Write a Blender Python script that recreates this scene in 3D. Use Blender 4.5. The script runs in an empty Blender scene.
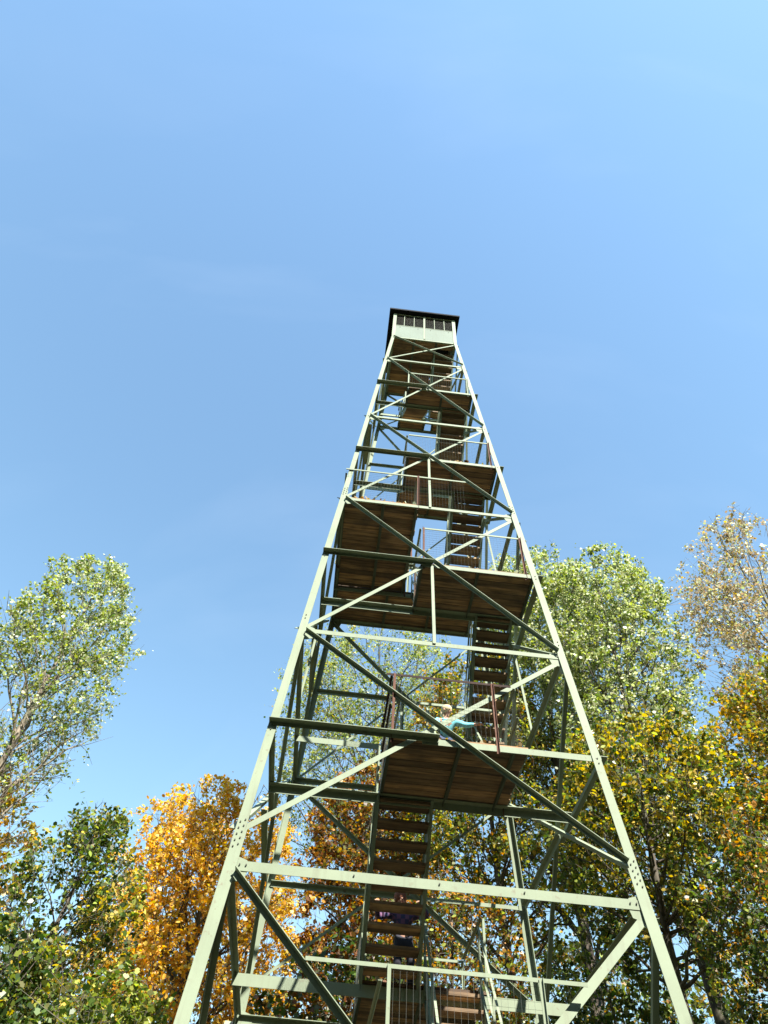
import bpy, bmesh, math, random
import numpy as np
from mathutils import Vector, Matrix
R = math.radians
random.seed(7)
rng = np.random.default_rng(11)
scene = bpy.context.scene
COL = scene.collection

# ------------------------------------------------------------------ helpers
def tag(o, label=None, cat=None, group=None, kind=None):
    if label: o['label'] = label
    if cat: o['category'] = cat
    if group: o['group'] = group
    if kind: o['kind'] = kind
    return o

def empty(name, loc=(0, 0, 0), parent=None):
    o = bpy.data.objects.new(name, None)
    o.location = loc
    o.empty_display_size = 0.3
    COL.objects.link(o)
    if parent: o.parent = parent
    return o

class MB:
    """collects verts / faces (with material index) into one mesh"""
    def __init__(s): s.v = []; s.f = []; s.m = []
    def add(s, vs, fs, m=0):
        b = len(s.v); s.v += [tuple(v) for v in vs]
        s.f += [tuple(i + b for i in f) for f in fs]; s.m += [m] * len(fs)
    def box(s, c, h, m=0, M=None):
        c = Vector(c); vs = []
        for x in (-1, 1):
            for y in (-1, 1):
                for z in (-1, 1):
                    d = Vector((x * h[0], y * h[1], z * h[2]))
                    if M: d = M @ d
                    vs.append(c + d)
        s.add(vs, [(0, 1, 3, 2), (4, 6, 7, 5), (0, 4, 5, 1), (2, 3, 7, 6), (0, 2, 6, 4), (1, 5, 7, 3)], m)
    def box2(s, a, b, m=0):
        s.box([(a[i] + b[i]) / 2 for i in range(3)], [abs(b[i] - a[i]) / 2 for i in range(3)], m)
    def prism(s, p0, p1, prof, a, b, m=0):
        p0, p1, a, b = Vector(p0), Vector(p1), Vector(a), Vector(b)
        n = len(prof)
        vs = [p0 + a * x + b * y for x, y in prof] + [p1 + a * x + b * y for x, y in prof]
        fs = [tuple(range(n))[::-1], tuple(range(n, 2 * n))] + [(i, (i + 1) % n, n + (i + 1) % n, n + i) for i in range(n)]
        s.add(vs, fs, m)
    def angle(s, p0, p1, a, b, wa, wb, t=0.011, m=0):
        """L profile: corner on the line p0-p1, flange wa along a, flange wb along b"""
        p0, p1 = Vector(p0), Vector(p1); d = (p1 - p0).normalized()
        a = Vector(a); a = (a - d * a.dot(d)).normalized()
        b = Vector(b); b = (b - d * b.dot(d)); b = (b - a * b.dot(a)).normalized()
        s.prism(p0, p1, [(0, 0), (wa, 0), (wa, t), (t, t), (t, wb), (0, wb)], a, b, m)
    def bar(s, p0, p1, r, n=6, m=0, r1=None):
        p0, p1 = Vector(p0), Vector(p1); d = (p1 - p0).normalized()
        a = d.orthogonal().normalized(); b = d.cross(a)
        r1 = r if r1 is None else r1
        vs = [p0 + a * (r * math.cos(2 * math.pi * i / n)) + b * (r * math.sin(2 * math.pi * i / n)) for i in range(n)]
        vs += [p1 + a * (r1 * math.cos(2 * math.pi * i / n)) + b * (r1 * math.sin(2 * math.pi * i / n)) for i in range(n)]
        s.add(vs, [tuple(range(n))[::-1], tuple(range(n, 2 * n))] + [(i, (i + 1) % n, n + (i + 1) % n, n + i) for i in range(n)], m)
    def build(s, name, mats, parent=None):
        me = bpy.data.meshes.new(name); me.from_pydata(s.v, [], s.f)
        for mt in (mats if isinstance(mats, (list, tuple)) else [mats]): me.materials.append(mt)
        me.polygons.foreach_set('material_index', s.m)
        bm = bmesh.new(); bm.from_mesh(me); bmesh.ops.recalc_face_normals(bm, faces=bm.faces); bm.to_mesh(me); bm.free()
        o = bpy.data.objects.new(name, me); COL.objects.link(o)
        if parent: o.parent = parent
        return o

# ------------------------------------------------------------------ materials
def new_mat(name):
    m = bpy.data.materials.new(name); m.use_nodes = True
    nt = m.node_tree; b = nt.nodes['Principled BSDF']
    return m, nt, b

def noise(nt, scale, detail=4, coord='Object', vec_scale=None):
    tc = nt.nodes.new('ShaderNodeTexCoord'); n = nt.nodes.new('ShaderNodeTexNoise')
    n.inputs['Scale'].default_value = scale; n.inputs['Detail'].default_value = detail
    if vec_scale:
        mp = nt.nodes.new('ShaderNodeMapping'); mp.inputs['Scale'].default_value = vec_scale
        nt.links.new(tc.outputs[coord], mp.inputs[0]); nt.links.new(mp.outputs[0], n.inputs['Vector'])
    else: nt.links.new(tc.outputs[coord], n.inputs['Vector'])
    return n

def ramp(nt, src, stops):
    r = nt.nodes.new('ShaderNodeValToRGB')
    el = r.color_ramp.elements
    while len(el) > 1: el.remove(el[-1])
    el[0].position = stops[0][0]; el[0].color = (*stops[0][1], 1)
    for p, c in stops[1:]:
        e = el.new(p); e.color = (*c, 1)
    nt.links.new(src, r.inputs[0]); return r

def mixc(nt, fac, a, b, mode='MIX'):
    m = nt.nodes.new('ShaderNodeMix'); m.data_type = 'RGBA'; m.blend_type = mode
    for inp, v in ((0, fac), (6, a), (7, b)):
        if isinstance(v, (int, float)): m.inputs[inp].default_value = v
        elif isinstance(v, tuple): m.inputs[inp].default_value = (*v, 1)
        else: nt.links.new(v, m.inputs[inp])
    return m.outputs[2]

def paint_mat(name, col, dirt=(0.16, 0.13, 0.09), rust=0.62, rough=0.62):
    m, nt, b = new_mat(name)
    n1 = noise(nt, 1.3, 5); n2 = noise(nt, 14, 6)
    c = mixc(nt, ramp(nt, n1.outputs[0], [(0.35, (0, 0, 0)), (0.7, (1, 1, 1))]).outputs[0], col, tuple(x * 0.84 for x in col))
    st = noise(nt, 1.0, 5, vec_scale=(16, 16, 1.1)); c = mixc(nt, ramp(nt, st.outputs[0], [(0.52, (0, 0, 0)), (0.75, (0.55, 0.55, 0.55))]).outputs[0], c, tuple(x * 0.55 + y * 0.3 for x, y in zip(col, dirt)))
    pa = noise(nt, 0.55, 3)
    f = ramp(nt, n2.outputs[0], [(rust, (0, 0, 0)), (rust + 0.08, (0.8, 0.8, 0.8))])
    fm = mixc(nt, 1.0, f.outputs[0], ramp(nt, pa.outputs[0], [(0.45, (0, 0, 0)), (0.62, (1, 1, 1))]).outputs[0], 'MULTIPLY')
    c = mixc(nt, fm, c, dirt)
    nt.links.new(c, b.inputs['Base Color']); b.inputs['Roughness'].default_value = rough
    b.inputs['Specular IOR Level'].default_value = 0.16
    bp = nt.nodes.new('ShaderNodeBump'); bp.inputs['Strength'].default_value = 0.12; bp.inputs['Distance'].default_value = 0.01
    nt.links.new(n2.outputs[0], bp.inputs['Height']); nt.links.new(bp.outputs[0], b.inputs['Normal'])
    return m

M = {}
M['green'] = paint_mat('pale_green_paint', (0.23, 0.275, 0.19))
M['brown'] = paint_mat('dark_rusted_rail', (0.035, 0.022, 0.018), (0.06, 0.035, 0.025), 0.5, 0.8)
M['dark'] = paint_mat('shaded_green_paint', (0.09, 0.11, 0.085))  # for the joists: the green steel paint with deep shade put into its colour
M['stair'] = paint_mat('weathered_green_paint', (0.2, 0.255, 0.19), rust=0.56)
M['rust'] = paint_mat('rusty_steel', (0.12, 0.06, 0.042), (0.2, 0.14, 0.11), 0.55, 0.8)
M['panel'] = paint_mat('cabin_panel_paint', (0.15, 0.19, 0.15), (0.12, 0.13, 0.09), 0.52, 0.7)
M['roof'] = paint_mat('roof_sheet', (0.01, 0.012, 0.015), (0.02, 0.014, 0.01), 0.6, 0.9)
M['bolt'] = paint_mat('bolt_steel', (0.07, 0.075, 0.06), (0.1, 0.05, 0.03), 0.5, 0.6)
M['wire'] = paint_mat('galvanised_wire', (0.2, 0.21, 0.19), (0.2, 0.12, 0.08), 0.6, 0.5)

def wood_mat(name, ax, base=(0.20, 0.115, 0.055), dark=(0.075, 0.042, 0.022), pitch=0.14):
    """boards: one tone per board (index along axis `ax`), grain along the other"""
    m, nt, b = new_mat(name)
    tc = nt.nodes.new('ShaderNodeTexCoord'); sep = nt.nodes.new('ShaderNodeSeparateXYZ')
    nt.links.new(tc.outputs['Object'], sep.inputs[0])
    d = nt.nodes.new('ShaderNodeMath'); d.operation = 'DIVIDE'; d.inputs[1].default_value = pitch
    nt.links.new(sep.outputs[ax], d.inputs[0])
    fl = nt.nodes.new('ShaderNodeMath'); fl.operation = 'FLOOR'; nt.links.new(d.outputs[0], fl.inputs[0])
    wn = nt.nodes.new('ShaderNodeTexWhiteNoise'); wn.noise_dimensions = '1D'; nt.links.new(fl.outputs[0], wn.inputs['W'])
    vs = (1.2, 14, 14) if ax == 1 else (14, 1.2, 14)
    g = noise(nt, 1.6, 6, vec_scale=vs)
    c1 = ramp(nt, g.outputs[0], [(0.3, dark), (0.62, base)]).outputs[0]
    c2 = ramp(nt, wn.outputs[0], [(0.0, (0.38, 0.38, 0.4)), (0.6, (1, 1, 1)), (1, (1.6, 1.5, 1.35))]).outputs[0]
    c = mixc(nt, 1.0, c1, c2, 'MULTIPLY')
    st = noise(nt, 2.2, 3)
    c = mixc(nt, ramp(nt, st.outputs[0], [(0.5, (0, 0, 0)), (0.72, (0.7, 0.7, 0.7))]).outputs[0], c, (0.05, 0.035, 0.025))
    nt.links.new(c, b.inputs['Base Color']); b.inputs['Roughness'].default_value = 0.85
    bp = nt.nodes.new('ShaderNodeBump'); bp.inputs['Strength'].default_value = 0.4; bp.inputs['Distance'].default_value = 0.01
    nt.links.new(g.outputs[0], bp.inputs['Height']); nt.links.new(bp.outputs[0], b.inputs['Normal'])
    return m
M['deck'] = wood_mat('deck_boards', 1, (0.27, 0.17, 0.09), (0.075, 0.047, 0.026))
M['tread'] = wood_mat('stair_tread_wood', 1, (0.42, 0.285, 0.155), (0.2, 0.125, 0.065), 0.27)

def leaf_mat():
    m, nt, b = new_mat('leaf')
    at = nt.nodes.new('ShaderNodeAttribute'); at.attribute_name = 'leaf_tint'
    nt.links.new(at.outputs['Color'], b.inputs['Base Color'])
    b.inputs['Roughness'].default_value = 0.42; b.inputs['Specular IOR Level'].default_value = 0.55
    tr = nt.nodes.new('ShaderNodeBsdfTranslucent')
    hs = nt.nodes.new('ShaderNodeHueSaturation'); hs.inputs['Saturation'].default_value = 1.15; hs.inputs['Value'].default_value = 1.35
    nt.links.new(at.outputs['Color'], hs.inputs['Color']); nt.links.new(hs.outputs[0], tr.inputs[0])
    mx = nt.nodes.new('ShaderNodeMixShader'); mx.inputs[0].default_value = 0.42
    nt.links.new(b.outputs[0], mx.inputs[1]); nt.links.new(tr.outputs[0], mx.inputs[2])
    nt.links.new(mx.outputs[0], nt.nodes['Material Output'].inputs[0])
    return m
M['leaf'] = leaf_mat()

def bark_mat(name, lo, hi):
    m, nt, b = new_mat(name)
    n = noise(nt, 3.0, 7, vec_scale=(5, 5, 0.9)); n2 = noise(nt, 0.8, 3)
    c = ramp(nt, n.outputs[0], [(0.33, lo), (0.62, hi)]).outputs[0]
    c = mixc(nt, ramp(nt, n2.outputs[0], [(0.45, (0, 0, 0)), (0.65, (0.5, 0.5, 0.5))]).outputs[0], c, (0.1, 0.12, 0.06))
    nt.links.new(c, b.inputs['Base Color']); b.inputs['Roughness'].default_value = 0.9
    bp = nt.nodes.new('ShaderNodeBump'); bp.inputs['Strength'].default_value = 0.7; bp.inputs['Distance'].default_value = 0.03
    nt.links.new(n.outputs[0], bp.inputs['Height']); nt.links.new(bp.outputs[0], b.inputs['Normal'])
    return m
M['bark_pale'] = bark_mat('pale_bark', (0.10, 0.08, 0.055), (0.25, 0.205, 0.15))
M['bark'] = bark_mat('grey_brown_bark', (0.035, 0.027, 0.02), (0.11, 0.088, 0.068))

def plain(name, col, rough=0.8, nscale=30, var=0.25):
    m, nt, b = new_mat(name)
    n = noise(nt, nscale, 4)
    c = mixc(nt, n.outputs[0], tuple(x * (1 - var) for x in col), tuple(min(1, x * (1 + var)) for x in col))
    nt.links.new(c, b.inputs['Base Color']); b.inputs['Roughness'].default_value = rough
    return m

# ------------------------------------------------------------------ camera (solved from the photograph)
CAM = Vector((-1.2606, -10.1384, 1.6))
pitch, yaw, roll, F = 0.92795, 0.04272, 0.07805, 699.974
fwd = Vector((math.sin(yaw) * math.cos(pitch), math.cos(yaw) * math.cos(pitch), math.sin(pitch)))
right = Vector((math.cos(yaw), -math.sin(yaw), 0)); up = right.cross(fwd)
r_ = right * math.cos(roll) + up * math.sin(roll); u_ = -right * math.sin(roll) + up * math.cos(roll)
cd = bpy.data.cameras.new('camera'); cam = bpy.data.objects.new('camera', cd); COL.objects.link(cam)
cam.matrix_world = Matrix(((r_.x, u_.x, -fwd.x, CAM.x), (r_.y, u_.y, -fwd.y, CAM.y), (r_.z, u_.z, -fwd.z, CAM.z), (0, 0, 0, 1)))
cd.sensor_fit = 'VERTICAL'; cd.sensor_height = 24; cd.sensor_width = 18; cd.lens = 24 * F / 1024
cd.clip_start = 0.1; cd.clip_end = 3000
scene.camera = cam
scene.cycles.max_bounces = 8; scene.cycles.diffuse_bounces = 2; scene.cycles.glossy_bounces = 2

# ------------------------------------------------------------------ light
SUN_EL, SUN_AZ = R(47), R(158)      # azimuth clockwise from +Y: behind the camera and to the right
w = bpy.data.worlds.new('World'); scene.world = w; w.use_nodes = True
nt = w.node_tree; bg = nt.nodes['Background']
sky = nt.nodes.new('ShaderNodeTexSky'); sky.sky_type = 'NISHITA'; sky.sun_disc = False
sky.sun_elevation = SUN_EL; sky.sun_rotation = SUN_AZ
sky.altitude = 400; sky.air_density = 2.0; sky.dust_density = 0.7; sky.ozone_density = 2.0
tcw = nt.nodes.new('ShaderNodeTexCoord'); mpw = nt.nodes.new('ShaderNodeMapping'); nzw = nt.nodes.new('ShaderNodeTexNoise')
mpw.inputs['Scale'].default_value = (1.2, 4.5, 2.0); mpw.inputs['Rotation'].default_value = (0.3, 0.2, 0.9)
nzw.inputs['Scale'].default_value = 1.1; nzw.inputs['Detail'].default_value = 5; nzw.inputs['Distortion'].default_value = 0.8
nt.links.new(tcw.outputs['Generated'], mpw.inputs[0]); nt.links.new(mpw.outputs[0], nzw.inputs['Vector'])
cir = ramp(nt, nzw.outputs[0], [(0.5, (0, 0, 0)), (0.85, (0.08, 0.08, 0.08))])       # thin cirrus
skt = mixc(nt, 1.0, sky.outputs[0], (0.855, 0.99, 1.03), 'MULTIPLY')
nt.links.new(mixc(nt, cir.outputs[0], skt, (5.0, 5.6, 6.4)), bg.inputs[0]); bg.inputs[1].default_value = 0.084
sd = bpy.data.lights.new('sun', 'SUN'); sd.energy = 5.0; sd.angle = R(0.53); sd.color = (1.0, 0.95, 0.87)
sun = bpy.data.objects.new('sun', sd); COL.objects.link(sun)
to_sun = Vector((math.sin(SUN_AZ) * math.cos(SUN_EL), math.cos(SUN_AZ) * math.cos(SUN_EL), math.sin(SUN_EL)))
sun.rotation_euler = to_sun.to_track_quat('Z', 'Y').to_euler()
sun.location = to_sun * 60
vs = scene.view_settings
vs.view_transform = 'Standard'; vs.look = 'None'; vs.exposure = 1.62; vs.gamma = 1; vs.use_curve_mapping = False

# ------------------------------------------------------------------ ground
def ground():
    m, nt, b = new_mat('leaf_littered_grass')
    n1 = noise(nt, 0.35, 5); n2 = noise(nt, 6, 8); vo = nt.nodes.new('ShaderNodeTexVoronoi'); vo.inputs['Scale'].default_value = 9
    tc = nt.nodes.new('ShaderNodeTexCoord'); nt.links.new(tc.outputs['Object'], vo.inputs['Vector'])
    g = ramp(nt, n2.outputs[0], [(0.3, (0.025, 0.04, 0.012)), (0.7, (0.055, 0.075, 0.025))]).outputs[0]
    lf = ramp(nt, vo.outputs['Color'], [(0.2, (0.07, 0.04, 0.018)), (0.8, (0.13, 0.075, 0.03))]).outputs[0]
    c = mixc(nt, ramp(nt, n1.outputs[0], [(0.4, (0.1, 0.1, 0.1)), (0.65, (0.85, 0.85, 0.85))]).outputs[0], g, lf)
    nt.links.new(c, b.inputs['Base Color']); b.inputs['Roughness'].default_value = 0.95
    N = 60; mb = MB(); S = 1400
    def h(x, y):
        r = math.hypot(x, y)
        return 0 if r < 14 else (0.5 * math.sin(x * 0.05) * math.cos(y * 0.04)) * min(1, (r - 14) / 40)
    ax = [math.copysign(abs(t) ** 2.2, t) * S for t in np.linspace(-1, 1, N)]
    vs_ = [(x, y, h(x, y)) for y in ax for x in ax]
    fs = [(j * N + i, j * N + i + 1, (j + 1) * N + i + 1, (j + 1) * N + i) for j in range(N - 1) for i in range(N - 1)]
    mb.add(vs_, fs); o = mb.build('ground', m)
    tag(o, kind='structure')
ground()

# ------------------------------------------------------------------ the lookout tower
ZL = {0: 0.35, 1: 5.329, 2: 9.117, 3: 13.072, 4: 17.086, 5: 21.226, 6: 23.281}
ZM = {0: 3.25, 1: 7.245, 2: 11.126, 3: 15.132, 4: 19.199}
WT, SL = 1.07, 0.0721
def W(z): return WT + SL * (ZL[6] - z)
tower = empty('lookout_tower', (0, 0, 0))
tag(tower, 'tall pale green steel lattice fire lookout tower with zigzag stairs and small cabin on top', 'lookout tower')
G = M['green']

# faces, counter-clockwise seen from above: front, right, back, left.  local frame: s (to the right seen from outside), n outward
FACES = []
for k in range(4):
    a = k * math.pi / 2
    FACES.append((Vector((math.cos(a), math.sin(a), 0)), Vector((math.sin(a), -math.cos(a), 0))))
def fp(face, t, z, off=0.0):
    """point on a tower face: t in [-1,1] from left to right leg, off metres outwards"""
    s, n = face; ww = W(z)
    return s * (t * ww) + n * (ww + off) + Vector((0, 0, z))
def fnorm(face): s, n = face; return (n + Vector((0, 0, SL))).normalized()

bolts = lambda mb, p, n, r=0.009: mb.bar(p, p + n * 0.012, r, 6, 1)

for fi, (sx, sy) in enumerate(((-1, -1), (1, -1), (1, 1), (-1, 1))):
    mb = MB()
    p0 = Vector((sx * W(0.1), sy * W(0.1), 0.1)); ps = []
    cuts = [0.1, 5.75, 13.35, ZL[6] + 0.02]; wd = [0.135, 0.115, 0.1]
    for i in range(3):
        za, zb = cuts[i], cuts[i + 1]
        a0 = Vector((sx * W(za), sy * W(za), za)); a1 = Vector((sx * W(zb), sy * W(zb), zb))
        mb.angle(a0, a1, (-sx, 0, 0), (0, -sy, 0), wd[i], wd[i], 0.012)
    # splice bolts on both flanges, above and below the joints
    for zc, nn in ((5.72, 5), (13.35, 4), (9.45, 2), (7.245, 2), (11.126, 2), (15.13, 1), (17.08, 1)):
        for j in range(nn):
            z = zc + (j - nn / 2) * 0.075
            for q in (0.035, 0.085) if nn > 3 else (0.05,):
                z2 = z + (0.03 if q > 0.05 else 0)
                bolts(mb, Vector((sx * (W(z2) - q), sy * W(z2), z2)), Vector((0, sy, 0)))
                bolts(mb, Vector((sx * W(z2), sy * (W(z2) - q), z2)), Vector((sx, 0, 0)))
    mb.build('leg', [G, M['bolt']], tower)
    mb = MB(); c = (sx * W(0.05), sy * W(0.05), 0)
    mb.box2((c[0] - 0.35, c[1] - 0.35, -0.3), (c[0] + 0.35, c[1] + 0.35, 0.14)); mb.box2((c[0] - 0.2, c[1] - 0.2, 0.14), (c[0] + 0.2, c[1] + 0.2, 0.165), 1)
    mb.build('footing', [plain('footing_concrete', (0.33, 0.32, 0.3)), G], tower)

for face in FACES:
    s, n = face; nn = fnorm(face); dn = Vector((0, 0, -1))
    # level girts: vertical flange to the outside, second flange inwards on top
    for L in range(1, 7):
        z = ZL[L]; wd = {1: 0.108, 2: 0.078, 3: 0.075, 4: 0.07, 5: 0.065, 6: 0.065}[L]
        e = 0.06 / W(z)
        mb = MB(); mb.angle(fp(face, -1 + e, z + wd / 2, -0.013), fp(face, 1 - e, z + wd / 2, -0.013), dn, -n, wd, 0.075, 0.009)
        for t in (-1, 1):      # gusset plate at each end
            if L < 6:
                q = 0.12 / W(z)
                mb.prism(fp(face, t * (1 - q * 0.3), z, -0.0245), fp(face, t * (1 - q * 0.3), z, -0.0335),
                         [(0, 0.13), (-t * 0.2, 0.07), (-t * 0.24, 0), (-t * 0.2, -0.14), (0, -0.2)], s, Vector((0, 0, 1)))
        for t in (-0.93, -0.9, 0.9, 0.93, -0.4, 0, 0.4) if L == 1 else (-0.94, 0.94):
            bolts(mb, fp(face, t, z + 0.01, -0.012), nn, 0.009)
        mb.build('crossbeam', [G, M['bolt']], tower)
    # middle girts: left half has its flange outwards, right half inwards
    for k in range(1, 5):
        z = ZM[k]; wd = {1: 0.105, 2: 0.1, 3: 0.095, 4: 0.09}[k]
        mb = MB(); mb.angle(fp(face, -1, z + wd / 2, 0.003), fp(face, 0.02, z + wd / 2, 0.003), dn, n, wd * 0.6, 0.105, 0.009)
        mb.build('crossbeam', [G, M['bolt']], tower)
        mb = MB(); mb.angle(fp(face, 0.0 - 0.08, z + wd / 2 - 0.002, -0.013), fp(face, 1 - 0.03, z + wd / 2 - 0.002, -0.013), dn, -n, wd * 0.85, 0.07, 0.009)
        bolts(mb, fp(face, 0.97, z, -0.012), nn)
        mb.build('crossbeam', [G, M['bolt']], tower)
    # X braces
    for P in range(6):
        zb = ZL[P] + (0.45 if P == 1 else 0.08); zt = ZL[P + 1] - (0.06 if P else 0.1)
        wd = [0.09, 0.072, 0.068, 0.062, 0.056, 0.052][P]
        # falling to the right (seen from outside): outside the legs, flange outwards on the upper edge
        wo = 0.045 if P == 5 else wd
        a, b = fp(face, -0.95, zt, 0.015), fp(face, 0.94, zb, 0.015)
        upd = (b - a).normalized().cross(nn); upd = -upd if upd.z > 0 else upd   # points down in plane
        mb = MB(); mb.angle(a - upd * wd / 2, b - upd * wd / 2, upd, nn, wo * 0.62, wo * 1.05, 0.008)
        mb.build('diagonal_brace', G, tower)
        a, b = fp(face, 0.965, zt, -0.036), fp(face, -0.96, zb, -0.036)
        upd = (b - a).normalized().cross(nn); upd = -upd if upd.z > 0 else upd
        mb = MB(); mb.angle(a - upd * wd / 2, b - upd * wd / 2, upd, -nn, wd, wd * 0.8, 0.008)
        mb.build('diagonal_brace', G, tower)
    # hanger angles in the second and third panel
    for a_, b_ in ((ZM[2], ZL[2]), (ZM[3], ZL[3])):
        mb = MB(); mb.angle(fp(face, 0.0, a_ - 0.02, 0.004), fp(face, 0.0, b_, 0.004), s, -nn, 0.05, 0.04, 0.006)
        mb.build('hanger', G, tower)

# inner beams: front ones carry the half-way landings, back ones the level landings
YF, YB = -0.75, 0.68
def inner_beam(z, y, wd, sgn):
    mb = MB(); ww = W(z) - 0.02
    mb.angle((-ww, y, z + 0.03), (ww, y, z + 0.03), (0, 0, -1), (0, sgn, 0), wd, wd * 0.8, 0.01)
    mb.build('crossbeam', G, tower)
for k in range(0, 5): inner_beam(ZM[k], YF, 0.12 if k < 3 else 0.1, -1)
for L in range(1, 6): inner_beam(ZL[L], YB, 0.15 if L == 1 else 0.11, 1)

# ------------------------------------------------------------------ landings
def landing(z, rects, joists):
    """rects: list of (x0,x1,y0,y1); boards run along x"""
    mb = MB(); pitch_ = 0.14
    for (x0, x1, y0, y1) in rects:
        i0 = math.ceil(y0 / pitch_)
        ys = [y0] + [i * pitch_ for i in range(i0, int(math.floor(y1 / pitch_)) + 1) if y0 + 0.03 < i * pitch_ < y1 - 0.03] + [y1]
        for a, b in zip(ys, ys[1:]):
            e0, e1 = random.uniform(-0.012, 0.012), random.uniform(-0.012, 0.012)
            dz = random.uniform(-0.003, 0.003)
            mb.box2((x0 + e0, a + 0.006, z + 0.045 + dz), (x1 + e1, b - 0.006, z + 0.083 + dz))
    dk = mb.build('landing', M['deck'], tower)
    for (x, y0, y1) in joists:
        mb = MB(); mb.angle((x, y0, z + 0.042), (x, y1, z + 0.042), (0, 0, -1), (1, 0, 0), 0.085, 0.06, 0.008)
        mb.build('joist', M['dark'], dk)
    return dk

def wire_panel(mb, p0, p1, h0, h1, sp=0.065):
    """welded wire grid between the posts, p0-p1 on deck level, from height h0 to h1"""
    p0, p1 = Vector(p0), Vector(p1); L = (p1 - p0).length; d = (p1 - p0) / L
    n = Vector((0, 0, 1)).cross(d).normalized()
    for i in range(1, int(L / sp)):
        q = p0 + d * (i * sp); mb.bar(q + Vector((0, 0, h0)), q + Vector((0, 0, h1)), 0.0013, 3)
    for j in range(int((h1 - h0) / sp) + 1):
        z = Vector((0, 0, h0 + j * sp)) + n * 0.002; mb.bar(p0 + z, p1 + z, 0.0013, 3)

def railing(z, p0, p1, posts=(0.0, 1.0), rail_mat='green', post_mat='rust', h=0.98, over=(0, 0), mesh=True, mid=False):
    p0, p1 = Vector((*p0, z + 0.085)), Vector((*p1, z + 0.085)); d = (p1 - p0).normalized(); n = Vector((0, 0, 1)).cross(d)
    mb = MB(); H = Vector((0, 0, h))
    mb.angle(p0 + H - d * over[0], p1 + H + d * over[1], (0, 0, -1), n, 0.038, 0.038, 0.006)
    if mid: mb.angle(p0 + H * 0.5, p1 + H * 0.5, (0, 0, -1), n, 0.035, 0.035, 0.005)
    rl = mb.build('railing', M[rail_mat], tower)
    for t in posts:
        q = p0 + (p1 - p0) * t; mb = MB()
        mb.angle(q - Vector((0, 0, 0.16)) - n * 0.008, q + H - Vector((0, 0, 0.008)) - n * 0.008, d if t < 0.5 else -d, -n, 0.038, 0.035, 0.006)
        mb.build('post', M[post_mat], rl)
    if mesh:
        mb = MB(); wire_panel(mb, p0 + n * 0.008, p1 + n * 0.008, 0.05, h - 0.05); mb.build('wire_mesh', M['wire'], rl)
    return rl

# half-way landings (front), sizes read from the photograph
def J(xs, y0, y1): return [(x, y0, y1) for x in xs]
m0, m1, m2, m3, m4 = [ZM[k] for k in range(5)]
f = lambda z: -W(z) + 0.03
landing(m0, [(-0.6, 1.15, f(m0), YF + 0.02)], J((-0.6, 0.25, 1.05), f(m0), YF))
landing(m1, [(-0.62, 1.26, f(m1), YF + 0.02)], J((-0.62, 0.32, 1.05), f(m1), YF))
landing(m2, [(-0.18, W(m2) - 0.03, f(m2), YF + 0.02)], J((-0.18, 0.85, W(m2) - 0.09), f(m2), YF))
landing(m3, [(-0.48, W(m3) - 0.03, f(m3), YF + 0.02)], J((-0.48, 0.6, W(m3) - 0.09), f(m3), YF))
landing(m4, [(-0.5, W(m4) - 0.03, f(m4), YF + 0.02)], J((-0.5, 0.45, W(m4) - 0.09), f(m4), YF))
# level landings (back)
b = lambda z: W(z) - 0.03
L1, L2, L3, L4, L5 = [ZL[k] for k in range(1, 6)]
landing(L1, [(-0.62, 1.15, YB - 0.02, b(L1))], J((-0.62, 0.25, 1.05), YB, b(L1)))
landing(L2, [(-0.2, 1.72, YB - 0.02, b(L2))], J((-0.2, 0.8, 1.6), YB, b(L2)))
landing(L3, [(-W(L3) + 0.03, -0.2, f(L3), YB - 0.03), (-W(L3) + 0.03, 1.45, YB - 0.02, b(L3))],
        J((-W(L3) + 0.05, -0.95, -0.27), f(L3), YB - 0.02) + J((-W(L3) + 0.05, -0.6, 0.4, 1.38), YB, b(L3)))
landing(L4, [(-0.46, 1.22, YB + 0.06, b(L4))], J((-0.46, 0.4, 1.15), YB, b(L4)))
landing(L5, [(-0.56, 0.3, YB + 0.0, b(L5)), (0.5, 1.15, YB + 0.0, b(L5))], J((-0.56, 0.23, 0.5, 1.08), YB, b(L5)))

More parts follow.
